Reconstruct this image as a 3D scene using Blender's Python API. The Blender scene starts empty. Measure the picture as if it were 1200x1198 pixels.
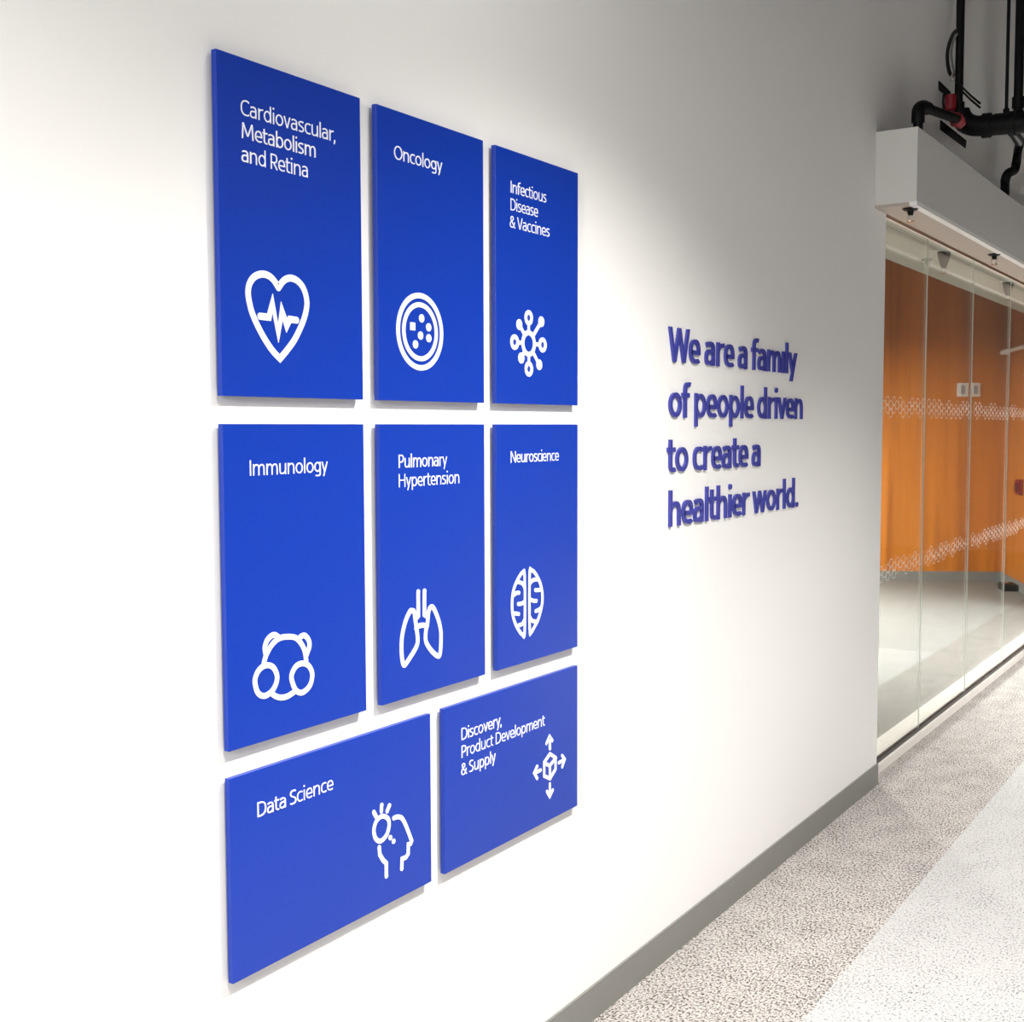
import bpy, bmesh, math, random
from mathutils import Vector, Matrix

random.seed(4)
SC = bpy.context.scene
COL = SC.collection

# ---------------------------------------------------------------- camera
cam_data = bpy.data.cameras.new('camera')
cam = bpy.data.objects.new('camera', cam_data)
COL.objects.link(cam)
cam_data.sensor_width = 36.0
cam_data.lens = 36.0 * 1441.35 / 1200.0
cam_data.clip_start = 0.05
cam_data.clip_end = 100.0
_r = Vector((0.83962, 0.54316, -0.00269))       # camera right
_d = Vector((0.03452, -0.05830, -0.99770))      # camera down
_f = Vector((-0.54207, 0.83760, -0.06770))      # viewing direction
cam.matrix_world = Matrix(((_r.x, -_d.x, -_f.x, 1.6184), (_r.y, -_d.y, -_f.y, 0.0),
                           (_r.z, -_d.z, -_f.z, 1.6429), (0, 0, 0, 1)))
SC.camera = cam

# ---------------------------------------------------------------- world, lamps, exposure
world = bpy.data.worlds.new('world')
SC.world = world
world.use_nodes = True
world.node_tree.nodes['Background'].inputs[0].default_value = (0.8, 0.85, 0.9, 1)
world.node_tree.nodes['Background'].inputs[1].default_value = 0.2
SC.view_settings.view_transform = 'Standard'
SC.view_settings.look = 'None'
SC.view_settings.gamma = 1.0
SC.view_settings.exposure = -0.1
SC.view_settings.use_curve_mapping = False


def spot(name, loc, target, power, angle, blend=1.0, radius=0.06, color=(1, 0.97, 0.93)):
    l = bpy.data.lights.new(name, 'SPOT')
    l.energy = power
    l.spot_size = math.radians(angle)
    l.spot_blend = blend
    l.shadow_soft_size = radius
    l.color = color
    o = bpy.data.objects.new(name, l)
    COL.objects.link(o)
    o.location = loc
    o.rotation_euler = (Vector(target) - Vector(loc)).to_track_quat('-Z', 'Y').to_euler()
    return o


def area(name, loc, target, power, sx, sy, spread=180, color=(1, 0.98, 0.95)):
    l = bpy.data.lights.new(name, 'AREA')
    l.shape = 'RECTANGLE'
    l.size = sx
    l.size_y = sy
    l.energy = power
    l.spread = math.radians(spread)
    l.color = color
    o = bpy.data.objects.new(name, l)
    COL.objects.link(o)
    o.location = loc
    o.rotation_euler = (Vector(target) - Vector(loc)).to_track_quat('-Z', 'Y').to_euler()
    return o


# corridor downlights (out of frame, overhead), a strip light further on, two added fill lamps, room downlights
for _y, _p, _a in ((-1.2, 440, 120), (0.6, 400, 115), (2.5, 620, 114), (4.7, 270, 84)):
    spot('corridor_downlight', (1.6, _y, 3.25), (1.1, _y + 0.1, 0.0), _p, _a, 1.0, 0.08)
area('corridor_strip_and_fill', (1.7, -3.2, 2.7), (0.5, 5.0, 1.8), 62, 0.6, 0.6, 110)  # added fill standing in for distant corridor lamps; brightens header end, panel sides
area('corridor_strip_and_fill', (1.7, 8.5, 2.5), (1.7, 8.5, 0), 165, 0.15, 4.0, 100)
area('corridor_strip_and_fill', (2.7, 2.0, 2.9), (2.2, 2.0, 0.8), 30, 0.2, 5.0, 180)  # fill lamp added to lighten the shadows around the panels
area('room_linear_light', (-3.3, 10.3, 2.55), (-3.28, 10.32, 0.0), 900, 2.4, 0.3, 180)
area('room_linear_light', (-2.2, 7.6, 2.9), (-2.0, 7.8, 0), 20, 0.2, 1.0, 120)

# ---------------------------------------------------------------- materials
def new_mat(name):
    m = bpy.data.materials.new(name)
    m.use_nodes = True
    return m, m.node_tree.nodes, m.node_tree.links, m.node_tree.nodes['Principled BSDF']


def plain(name, col, rough=0.5, metal=0.0, bump=0.0, bscale=200.0, spec=0.5, vary=0.0):
    m, N, L, b = new_mat(name)
    b.inputs['Base Color'].default_value = (*col, 1)
    b.inputs['Roughness'].default_value = rough
    b.inputs['Metallic'].default_value = metal
    b.inputs['Specular IOR Level'].default_value = spec
    tc = N.new('ShaderNodeTexCoord')
    if bump or vary:
        nz = N.new('ShaderNodeTexNoise')
        nz.inputs['Scale'].default_value = bscale
        nz.inputs['Detail'].default_value = 3
        L.new(tc.outputs['Object'], nz.inputs['Vector'])
        if bump:
            bp = N.new('ShaderNodeBump')
            bp.inputs['Strength'].default_value = bump
            bp.inputs['Distance'].default_value = 0.002
            L.new(nz.outputs['Fac'], bp.inputs['Height'])
            L.new(bp.outputs['Normal'], b.inputs['Normal'])
        if vary:
            mx = N.new('ShaderNodeMix')
            mx.data_type = 'RGBA'
            mx.inputs['A'].default_value = (*[c * (1 - vary) for c in col], 1)
            mx.inputs['B'].default_value = (*[min(1, c * (1 + vary)) for c in col], 1)
            L.new(nz.outputs['Fac'], mx.inputs['Factor'])
            L.new(mx.outputs['Result'], b.inputs['Base Color'])
    return m


def carpet(name, dark, mid, light, p1, p2, warp=0.0):
    m, N, L, b = new_mat(name)
    b.inputs['Roughness'].default_value = 0.95
    b.inputs['Specular IOR Level'].default_value = 0.1
    tc = N.new('ShaderNodeTexCoord')
    mp = N.new('ShaderNodeMapping')
    mp.inputs['Scale'].default_value = (1.0, 0.62, 1.0)
    L.new(tc.outputs['Object'], mp.inputs['Vector'])
    n1 = N.new('ShaderNodeTexNoise')
    n1.inputs['Scale'].default_value = 150
    n1.inputs['Detail'].default_value = 2
    n1.inputs['Roughness'].default_value = 0.75
    L.new(mp.outputs['Vector'], n1.inputs['Vector'])
    n2 = N.new('ShaderNodeTexNoise')
    n2.inputs['Scale'].default_value = 9
    n2.inputs['Detail'].default_value = 3
    L.new(mp.outputs['Vector'], n2.inputs['Vector'])
    ad = N.new('ShaderNodeMath')
    ad.operation = 'MULTIPLY_ADD'
    ad.inputs[1].default_value = 0.12
    L.new(n2.outputs['Fac'], ad.inputs[0])
    L.new(n1.outputs['Fac'], ad.inputs[2])
    r = N.new('ShaderNodeValToRGB')
    e = r.color_ramp.elements
    e[0].position, e[0].color = p1, (*dark, 1)
    e[1].position, e[1].color = p2, (*light, 1)
    k = r.color_ramp.elements.new((p1 + p2) / 2)
    k.color = (*mid, 1)
    L.new(ad.outputs['Value'], r.inputs['Fac'])
    L.new(r.outputs['Color'], b.inputs['Base Color'])
    bp = N.new('ShaderNodeBump')
    bp.inputs['Strength'].default_value = 0.5
    bp.inputs['Distance'].default_value = 0.003
    L.new(n1.outputs['Fac'], bp.inputs['Height'])
    L.new(bp.outputs['Normal'], b.inputs['Normal'])
    return m


def wood(name):
    m, N, L, b = new_mat(name)
    b.inputs['Roughness'].default_value = 0.42
    tc = N.new('ShaderNodeTexCoord')
    mp = N.new('ShaderNodeMapping')
    mp.inputs['Scale'].default_value = (14.0, 14.0, 0.5)
    L.new(tc.outputs['Object'], mp.inputs['Vector'])
    n1 = N.new('ShaderNodeTexNoise')
    n1.inputs['Scale'].default_value = 1.0
    n1.inputs['Detail'].default_value = 6
    n1.inputs['Roughness'].default_value = 0.62
    n1.inputs['Distortion'].default_value = 0.4
    L.new(mp.outputs['Vector'], n1.inputs['Vector'])
    mp2 = N.new('ShaderNodeMapping')
    mp2.inputs['Scale'].default_value = (1.7, 1.7, 0.02)
    L.new(tc.outputs['Object'], mp2.inputs['Vector'])
    vo = N.new('ShaderNodeTexNoise')
    vo.inputs['Scale'].default_value = 2.0
    vo.inputs['Detail'].default_value = 1
    L.new(mp2.outputs['Vector'], vo.inputs['Vector'])
    ad = N.new('ShaderNodeMath')
    ad.operation = 'MULTIPLY_ADD'
    ad.inputs[1].default_value = 0.7
    L.new(vo.outputs['Fac'], ad.inputs[0])
    L.new(n1.outputs['Fac'], ad.inputs[2])
    r = N.new('ShaderNodeValToRGB')
    e = r.color_ramp.elements
    e[0].position, e[0].color = 0.55, (0.30, 0.080, 0.007, 1)
    e[1].position, e[1].color = 1.1, (0.60, 0.205, 0.022, 1)
    e[1].position = 1.0
    L.new(ad.outputs['Value'], r.inputs['Fac'])
    L.new(r.outputs['Color'], b.inputs['Base Color'])
    return m


def glass(name, tint, ior=1.45):
    m, N, L, b = new_mat(name)
    out = N['Material Output']
    N.remove(b)
    ge = N.new('ShaderNodeNewGeometry')
    dt = N.new('ShaderNodeVectorMath')
    dt.operation = 'DOT_PRODUCT'
    L.new(ge.outputs['Incoming'], dt.inputs[0])
    L.new(ge.outputs['Normal'], dt.inputs[1])

    def mth(op, a, b=0.0):
        q = N.new('ShaderNodeMath')
        q.operation = op
        if isinstance(a, float):
            q.inputs[0].default_value = a
        else:
            L.new(a, q.inputs[0])
        q.inputs[1].default_value = b
        return q.outputs[0]
    inv = N.new('ShaderNodeMath')
    inv.operation = 'SUBTRACT'
    inv.inputs[0].default_value = 1.0
    L.new(mth('ABSOLUTE', dt.outputs['Value']), inv.inputs[1])
    r0 = ((ior - 1) / (ior + 1)) ** 2
    fac = mth('ADD', mth('MULTIPLY', mth('POWER', inv.outputs[0], 5.0), 1 - r0), r0)
    tr = N.new('ShaderNodeBsdfTransparent')
    tr.inputs['Color'].default_value = (*tint, 1)
    gl = N.new('ShaderNodeBsdfGlossy')
    gl.inputs['Roughness'].default_value = 0.0
    gl.inputs['Color'].default_value = (1, 1, 1, 1)
    mx = N.new('ShaderNodeMixShader')
    L.new(fac, mx.inputs['Fac'])
    L.new(tr.outputs['BSDF'], mx.inputs[1])
    L.new(gl.outputs['BSDF'], mx.inputs[2])
    L.new(mx.outputs['Shader'], out.inputs['Surface'])
    return m


def frost(name):
    m, N, L, b = new_mat(name)
    b.inputs['Base Color'].default_value = (0.85, 0.86, 0.84, 1)
    b.inputs['Roughness'].default_value = 0.6
    b.inputs['Alpha'].default_value = 0.52
    return m


M_WALL = plain('white wall paint', (0.83, 0.825, 0.81), 0.6, bump=0.12, bscale=160, spec=0.3)
M_TRIM = plain('warm white paint', (0.80, 0.76, 0.71), 0.5, bump=0.05, bscale=120)
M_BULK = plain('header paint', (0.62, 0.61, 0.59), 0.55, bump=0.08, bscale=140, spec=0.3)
M_BASE = plain('grey vinyl base', (0.21, 0.21, 0.195), 0.5, vary=0.06, bscale=6)
M_DECK = plain('dark ceiling', (0.035, 0.035, 0.035), 0.9, bump=0.2, bscale=20)
M_FAR = plain('grey wall paint', (0.45, 0.45, 0.44), 0.7, bump=0.1, bscale=100)
M_CARPET_A = carpet('speckled taupe carpet', (0.035, 0.031, 0.028), (0.34, 0.315, 0.295), (0.53, 0.50, 0.475), 0.44, 0.63)
M_CARPET_B = carpet('pale grey carpet', (0.07, 0.068, 0.066), (0.38, 0.375, 0.37), (0.49, 0.485, 0.48), 0.38, 0.58)
M_CARPET_C = carpet('grey room carpet', (0.08, 0.077, 0.066), (0.165, 0.157, 0.139), (0.22, 0.21, 0.19), 0.42, 0.66)
M_CARPET_D = carpet('pale room carpet', (0.13, 0.127, 0.115), (0.225, 0.217, 0.198), (0.29, 0.28, 0.258), 0.38, 0.66)
M_WOOD = wood('orange wood veneer')
M_GLASS = glass('clear glass', (0.93, 0.955, 0.94), 1.36)
M_EDGE = plain('silicone joint', (0.85, 0.83, 0.78), 0.35)
M_FROST = frost('frosted vinyl')
M_CHAN = plain('dark anodised channel', (0.03, 0.028, 0.025), 0.35, metal=0.6)
M_BLUE = plain('royal blue lacquer', (0.0003, 0.031, 0.335), 0.34, bump=0.04, bscale=500, spec=0.42)
M_WHITE = plain('white vinyl lettering', (0.86, 0.87, 0.92), 0.5)
M_NAVY = plain('navy acrylic lettering', (0.042, 0.047, 0.31), 0.25)
M_BLACK = plain('black painted steel', (0.004, 0.004, 0.0045), 0.5, vary=0.3, bscale=30, spec=0.2)
M_RED = plain('red enamel', (0.22, 0.004, 0.012), 0.4)
M_CHROME = plain('brushed chrome', (0.75, 0.72, 0.68), 0.22, metal=1.0)
M_PLATE = plain('white switch plastic', (0.78, 0.77, 0.72), 0.4)
M_PLATE2 = plain('grey switch rocker', (0.33, 0.32, 0.33), 0.4)


# ---------------------------------------------------------------- mesh helpers
def obj(name, bm, mats, parent=None, smooth=False, kind=None):
    me = bpy.data.meshes.new(name)
    bmesh.ops.recalc_face_normals(bm, faces=bm.faces)
    bm.to_mesh(me)
    bm.free()
    if not isinstance(mats, (list, tuple)):
        mats = [mats]
    for m in mats:
        me.materials.append(m)
    if smooth:
        for p in me.polygons:
            p.use_smooth = True
        try:
            me.set_sharp_from_angle(angle=math.radians(40))
        except Exception:
            pass
    o = bpy.data.objects.new(name, me)
    COL.objects.link(o)
    if parent is not None:
        o.parent = parent
    if kind:
        o['kind'] = kind
    return o


def struct(name, bm, m, parent=None, smooth=False):
    return obj(name, bm, m, parent, smooth, None if parent else 'structure')


def thing(name, label, cat, loc=(0, 0, 0), rotz=0.0, group=None):
    o = bpy.data.objects.new(name, None)
    COL.objects.link(o)
    o.empty_display_size = 0.1
    o.location = loc
    o.rotation_euler = (0, 0, rotz)
    o['label'] = label
    o['category'] = cat
    if group:
        o['group'] = group
    return o


def tag(o, label, cat, group=None):
    o['label'] = label
    o['category'] = cat
    if group:
        o['group'] = group
    return o


def BM():
    return bmesh.new()


def box(bm, x0, x1, y0, y1, z0, z1, bevel=0.0, mat=0):
    v = [bm.verts.new(p) for p in ((x0, y0, z0), (x1, y0, z0), (x1, y1, z0), (x0, y1, z0),
                                   (x0, y0, z1), (x1, y0, z1), (x1, y1, z1), (x0, y1, z1))]
    fs = []
    for q in ((0, 3, 2, 1), (4, 5, 6, 7), (0, 1, 5, 4), (1, 2, 6, 5), (2, 3, 7, 6), (3, 0, 4, 7)):
        f = bm.faces.new([v[i] for i in q])
        f.material_index = mat
        fs.append(f)
    if bevel:
        es = list({e for f in fs for e in f.edges})
        bmesh.ops.bevel(bm, geom=es, offset=bevel, segments=2, profile=0.5, affect='EDGES')
    return bm


def prism(bm, pts, z0, z1, mat=0):
    """vertical prism over a plan outline"""
    lo = [bm.verts.new((x, y, z0)) for x, y in pts]
    hi = [bm.verts.new((x, y, z1)) for x, y in pts]
    n = len(pts)
    fs = [bm.faces.new(lo[::-1]), bm.faces.new(hi)]
    for i in range(n):
        fs.append(bm.faces.new((lo[i], lo[(i + 1) % n], hi[(i + 1) % n], hi[i])))
    for f in fs:
        f.material_index = mat
    return bm


def tube(bm, pts, r, n=14, closed=False, cap=True):
    """round tube along a 3-D path; r is one radius or one per point"""
    pts = [Vector(p) for p in pts]
    k = len(pts)
    rad = r if isinstance(r, (list, tuple)) else [r] * k
    rings = []
    up = None
    for i in range(k):
        a = pts[(i - 1) % k] if (closed or i > 0) else pts[i]
        c = pts[(i + 1) % k] if (closed or i < k - 1) else pts[i]
        t = (c - a).normalized()
        if up is None:
            up = Vector((0, 0, 1)) if abs(t.z) < 0.9 else Vector((1, 0, 0))
        u = (up - t * up.dot(t)).normalized()
        w = t.cross(u)
        up = u
        rings.append([bm.verts.new(pts[i] + (u * math.cos(2 * math.pi * j / n) + w * math.sin(2 * math.pi * j / n)) * rad[i])
                      for j in range(n)])
    for i in range(k if closed else k - 1):
        A, B = rings[i], rings[(i + 1) % k]
        for j in range(n):
            bm.faces.new((A[j], A[(j + 1) % n], B[(j + 1) % n], B[j]))
    if cap and not closed:
        bm.faces.new(rings[0][::-1])
        bm.faces.new(rings[-1])
    return bm


def spline(pts, closed=False, sub=6):
    """Catmull-Rom through points of any dimension"""
    out = []
    n = len(pts)
    for i in range(n if closed else n - 1):
        if closed:
            p = [pts[(i + k) % n] for k in (-1, 0, 1, 2)]
        else:
            p = [pts[max(i - 1, 0)], pts[i], pts[i + 1], pts[min(i + 2, n - 1)]]
        for s in range(sub):
            t = s / sub
            out.append(tuple(0.5 * (2 * b + (c - a) * t + (2 * a - 5 * b + 4 * c - d) * t * t + (3 * b - a - 3 * c + d) * t ** 3)
                             for a, b, c, d in zip(*p)))
    if not closed:
        out.append(tuple(pts[-1]))
    return out


# flat strokes on the wall plane: (u, v) -> (x, y=u, z=v)
STEP = [0]


def lift(x1):
    STEP[0] = (STEP[0] + 1) % 47
    return x1 + STEP[0] * 0.00002


def ribbon(bm, pts, width, x0, x1, closed=False, rnd=True, asp=1.0):
    x1 = lift(x1)
    P = []
    for p in pts:
        if not P or (abs(p[0] - P[-1][0]) + abs(p[1] - P[-1][1])) > width * 0.02:
            P.append(p)
    if closed and (abs(P[0][0] - P[-1][0]) + abs(P[0][1] - P[-1][1])) < width * 0.02:
        P.pop()
    n = len(P)
    h = width / 2

    def nrm(a, b):
        dx, dy = b[0] - a[0], b[1] - a[1]
        l = math.hypot(dx, dy) or 1e-9
        return (-dy / l, dx / l)
    left, right = [], []
    for i in range(n):
        if closed or 0 < i < n - 1:
            n1, n2 = nrm(P[i - 1], P[i]), nrm(P[i], P[(i + 1) % n])
        elif i == 0:
            n1 = n2 = nrm(P[0], P[1])
        else:
            n1 = n2 = nrm(P[-2], P[-1])
        mx, my = n1[0] + n2[0], n1[1] + n2[1]
        l = math.hypot(mx, my)
        if l < 1e-6:
            mx, my, l = n1[0], n1[1], 1.0
        mx, my = mx / l, my / l
        k = h / max(0.38, mx * n1[0] + my * n1[1])
        left.append((P[i][0] + mx * k, P[i][1] + my * k * asp))
        right.append((P[i][0] - mx * k, P[i][1] - my * k * asp))
    vs = [[bm.verts.new((x, u, v)) for u, v in side] for side in (left, right) for x in (x0, x1)]
    lb, lf, rb, rf = vs
    for i in range(n if closed else n - 1):
        j = (i + 1) % n
        bm.faces.new((lf[i], rf[i], rf[j], lf[j]))
        bm.faces.new((lf[i], lf[j], lb[j], lb[i]))
        bm.faces.new((rf[i], rb[i], rb[j], rf[j]))
        bm.faces.new((lb[i], lb[j], rb[j], rb[i]))
    if not closed:
        bm.faces.new((lf[0], lb[0], rb[0], rf[0]))
        bm.faces.new((lf[-1], rf[-1], rb[-1], lb[-1]))
        if rnd:
            disc(bm, P[0], h, x0, x1)
            disc(bm, P[-1], h, x0, x1)


def disc(bm, c, r, x0, x1, n=20, ry=None):
    ry = ry or r
    x1 = lift(x1)
    a = [bm.verts.new((x0, c[0] + r * math.cos(2 * math.pi * i / n), c[1] + ry * math.sin(2 * math.pi * i / n))) for i in range(n)]
    b = [bm.verts.new((x1, c[0] + r * math.cos(2 * math.pi * i / n), c[1] + ry * math.sin(2 * math.pi * i / n))) for i in range(n)]
    bm.faces.new(a[::-1])
    bm.faces.new(b)
    for i in range(n):
        bm.faces.new((a[i], a[(i + 1) % n], b[(i + 1) % n], b[i]))


def circle(c, r, n=40):
    return [(c[0] + r * math.cos(2 * math.pi * i / n), c[1] + r * math.sin(2 * math.pi * i / n)) for i in range(n)]


# ---------------------------------------------------------------- a humanist sans drawn with strokes
XH, CAP, ASC, DSC = 0.52, 0.70, 0.745, -0.185


def bez(p0, p1, p2, p3, n=9):
    out = []
    for i in range(1, n + 1):
        t = i / n
        s = 1 - t
        out.append((s ** 3 * p0[0] + 3 * s * s * t * p1[0] + 3 * s * t * t * p2[0] + t ** 3 * p3[0],
                    s ** 3 * p0[1] + 3 * s * s * t * p1[1] + 3 * s * t * t * p2[1] + t ** 3 * p3[1]))
    return out


def path(*cmds):
    pts = [cmds[0]]
    for c in cmds[1:]:
        if len(c) == 2:
            pts.append(c)
        else:
            p0 = pts[-1]
            pts += bez(p0, c[0:2], c[2:4], c[4:6])
    return pts


def ell(cx, cy, rx, ry, a0=0, a1=360, n=28):
    return [(cx + rx * math.cos(math.radians(a0 + (a1 - a0) * i / n)), cy + ry * math.sin(math.radians(a0 + (a1 - a0) * i / n)))
            for i in range(n + 1)]


def leg(bm, a, b, wx, x0, x1):
    """slanted stroke whose ends are cut level"""
    x1 = lift(x1)
    P = [(a[0] - wx / 2, a[1]), (a[0] + wx / 2, a[1]), (b[0] + wx / 2, b[1]), (b[0] - wx / 2, b[1])]
    f = [bm.verts.new((x1, *p)) for p in P]
    k = [bm.verts.new((x0, *p)) for p in P]
    bm.faces.new(f)
    bm.faces.new(k[::-1])
    for i in range(4):
        bm.faces.new((f[i], f[(i + 1) % 4], k[(i + 1) % 4], k[i]))


def glyph(ch, w):
    """strokes as (points, closed, dot radius) for outer sizes in em, stroke w; returns strokes, advance"""
    h = w / 2
    X, K = XH, 0.5523
    S = []
    sb = 0.064          # side bearing of a stem
    rb = 0.036          # side bearing of a bowl
    fat = w > 0.1

    def st(p, closed=False):
        S.append((p, closed, 0))

    def lg(*pts):
        for p, q in zip(pts[:-1], pts[1:]):
            S.append(([p, q], 'leg', 0))

    def dot(x, y, r):
        S.append(([(x, y)], False, r))

    def arch(x0, W, shift=0.0):
        r = x0 + W - w
        t = X - h
        st(path((x0, X * 0.55 + shift), (x0 + 0.01, t - 0.07, x0 + (r - x0) * 0.32, t, x0 + (r - x0) * 0.58, t),
                (x0 + (r - x0) * 0.86, t, r, t - 0.07, r, t - 0.2), (r, 0)))
        return r + h

    def bowl(x0, x1, y0=0.0, y1=XH):
        st(ell((x0 + x1) / 2, (y0 + y1) / 2, (x1 - x0) / 2 - h, (y1 - y0) / 2 - h)[:-1], True)

    if ch == ' ':
        return S, 0.21
    if ch == 'o':
        W = 0.50 if not fat else 0.54
        bowl(rb, rb + W)
        return S, W + 2 * rb
    if ch == 'O':
        bowl(rb + .01, rb + .68, -0.01, CAP + 0.01)
        return S, .74
    if ch in 'bdpq':
        W = 0.47 if not fat else 0.52
        if ch in 'bp':
            st([(sb + h, ASC if ch == 'b' else X), (sb + h, 0 if ch == 'b' else DSC)])
            bowl(sb + 0.0, sb + W)
            return S, sb + W + rb
        st([(rb + W - h, ASC if ch == 'd' else X), (rb + W - h, 0 if ch == 'd' else DSC)])
        bowl(rb, rb + W)
        return S, rb + W + sb
    if ch == 'g':
        W = 0.46
        bowl(rb, rb + W, 0.03)
        r = rb + W - h
        st(path((r, X), (r, -0.03), (r, -0.13, r - 0.08, DSC + h, r - 0.19, DSC + h), (r - 0.24, DSC + h, r - 0.29, DSC + h + .01, r - 0.33, DSC + h + .03)))
        return S, rb + W + sb
    if ch == 'c':
        W = 0.40 if not fat else 0.44
        st(path((rb + W - h * .4, X - 0.055 - h * .5), (rb + W * .82, X - h - .01, rb + W * .74, X - h, rb + W * .62, X - h),
                (rb + W * .28, X - h, rb + h, X * .78, rb + h, X * .5), (rb + h, X * .22, rb + W * .28, h, rb + W * .64, h),
                (rb + W * .78, h, rb + W * .86, h + .01, rb + W - h * .3, 0.05 + h * .5)))
        return S, rb + W + .015
    if ch == 'C':
        W = 0.52
        st(path((rb + W, CAP - .10), (rb + W * .88, CAP - h - .01, rb + W * .78, CAP - h, rb + W * .66, CAP - h),
                (rb + W * .28, CAP - h, rb + h, CAP * .8, rb + h, CAP * .5), (rb + h, CAP * .2, rb + W * .28, h, rb + W * .66, h),
                (rb + W * .8, h, rb + W * .9, h + .01, rb + W, 0.085)))
        return S, rb + W + .02
    if ch == 'e':
        W = 0.46 if not fat else 0.49
        r = rb + W - h
        y = X * .47 if not fat else X * .46
        st(path((rb + h, y), (r, y), (r, X * .8, rb + W * .76, X - h, rb + W * .52, X - h), (rb + W * .22, X - h, rb + h, X * .76, rb + h, X * .5),
                (rb + h, X * .2, rb + W * .26, h, rb + W * .6, h), (rb + W * .76, h, rb + W * .86, h + .012, r - h * .1, 0.05 + h * .6)))
        return S, rb + W + .02
    if ch == 'a':
        W = 0.41 if not fat else 0.46
        r = rb + W - h
        st(path((rb + .035 + h * .4, X - .07 - h * .4), (rb + W * .25, X - h - .005, rb + W * .36, X - h, rb + W * .5, X - h), (r - .03, X - h, r, X - .1, r, X - .19), (r, 0)))
        st(path((r, X * .58), (rb + W * .5, X * .58), (rb + W * .2, X * .58, rb + h, X * .48, rb + h, X * .29), (rb + h, X * .12, rb + W * .2, h, rb + W * .42, h),
                (r - .08, h, r, .09, r, .15)))
        return S, rb + W + sb
    if ch == 'n':
        W = 0.45 if not fat else 0.5
        st([(sb + h, X), (sb + h, 0)])
        e = arch(sb + h, W)
        return S, e + sb
    if ch == 'h':
        W = 0.45 if not fat else 0.5
        st([(sb + h, ASC), (sb + h, 0)])
        e = arch(sb + h, W)
        return S, e + sb
    if ch == 'm':
        W = 0.41 if not fat else 0.45
        st([(sb + h, X), (sb + h, 0)])
        e = arch(sb + h, W)
        e = arch(e - h, W)
        return S, e + sb
    if ch == 'u':
        W = 0.45
        l, r = sb + h, sb + W - h
        st([(r, X), (r, 0)])
        st(path((l, X), (l, .2), (l, .07, l + .05, h, l + .15, h), (l + .26, h, r - .01, .09, r, .24)))
        return S, sb + W + sb
    if ch == 'r':
        st([(sb + h, X), (sb + h, 0)])
        k = 0.31 if not fat else 0.36
        st(path((sb + h, X * .55), (sb + h + .02, X - h - .04, sb + .15, X - h, sb + k - .0, X - h)))
        return S, sb + k + .005
    if ch == 'i':
        st([(sb + h, X), (sb + h, 0)])
        dot(sb + h, ASC - .045 - h * .2, max(.05, h * 1.12))
        return S, 2 * sb + w
    if ch == '1':                       # an i whose dot cannot be made out
        st([(sb + h, X), (sb + h, 0)])
        return S, 2 * sb + w
    if ch == 'l':
        st([(sb + h, ASC), (sb + h, 0)])
        return S, 2 * sb + w
    if ch == 'I':
        st([(sb + .01 + h, CAP), (sb + .01 + h, 0)])
        return S, 2 * sb + w + .02
    if ch == 't':
        x = .085 + h
        st(path((x, X + .15), (x, .17), (x, .06, x + .05, h, x + .15, h), (x + .17, h, x + .19, h, x + .2, h + .005)))
        st([(.01, X - h), (x + .2, X - h)])
        return S, x + .215
    if ch == 'f':
        x = .09 + h
        st(path((x, 0), (x, .55), (x, .66, x + .05, ASC - h, x + .15, ASC - h), (x + .18, ASC - h, x + .2, ASC - h, x + .22, ASC - h - .01)))
        st([(.01, X - h), (x + .19, X - h)])
        return S, x + .2
    if ch == 's':
        W = .37
        st(path((rb + W - .03, X - .06), (rb + W * .78, X - h - .004, rb + W * .66, X - h, rb + W * .54, X - h), (rb + W * .2, X - h, rb + h, X - .1, rb + h, X * .74),
                (rb + h, X * .5, rb + W - h, X * .55, rb + W - h, X * .27), (rb + W - h, .1, rb + W * .8, h, rb + W * .46, h), (rb + W * .3, h, rb + W * .15, h + .01, rb + .02, .055)))
        return S, rb + W + rb
    if ch == 'S':
        W = .43
        st(path((rb + W - .03, CAP - .07), (rb + W * .78, CAP - h - .004, rb + W * .66, CAP - h, rb + W * .54, CAP - h), (rb + W * .2, CAP - h, rb + h, CAP - .12, rb + h, CAP * .75),
                (rb + h, CAP * .5, rb + W - h, CAP * .55, rb + W - h, CAP * .26), (rb + W - h, .11, rb + W * .8, h, rb + W * .46, h), (rb + W * .3, h, rb + W * .15, h + .01, rb + .01, .07)))
        return S, rb + W + rb
    if ch == 'v':
        W = .45 if not fat else .5
        lg((.01 + h, X), (.01 + W / 2, 0), (.01 + W - h, X))
        return S, W + .02
    if ch == 'V':
        W = .58
        lg((.01 + h, CAP), (.01 + W / 2, 0), (.01 + W - h, CAP))
        return S, W + .01
    if ch == 'y':
        W = .45 if not fat else .52
        lg((.01 + h, X), (.01 + W / 2, .0))
        lg((.01 + W - h, X), (.01 + W * .32, DSC))
        return S, W + .02
    if ch == 'w':
        W = .72 if not fat else .80
        lg((.01 + h, X), (.01 + W * .27, 0), (.01 + W / 2, X), (.01 + W * .73, 0), (.01 + W - h, X))
        return S, W + .02
    if ch == 'W':
        W = .86 if not fat else .92
        lg((.0 + h, CAP), (W * .27, 0), (W / 2, CAP), (W * .73, 0), (W - h, CAP))
        return S, W - .02
    if ch == 'M':
        W = .74
        lg((sb + h, 0), (sb + h + .05, CAP), (sb + W / 2, .12), (sb + W - h - .05, CAP), (sb + W - h, 0))
        return S, W + 2 * sb
    if ch == 'N':
        W = .57
        lg((sb + h, 0), (sb + h, CAP), (sb + W - h, 0), (sb + W - h, CAP))
        return S, W + 2 * sb
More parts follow.
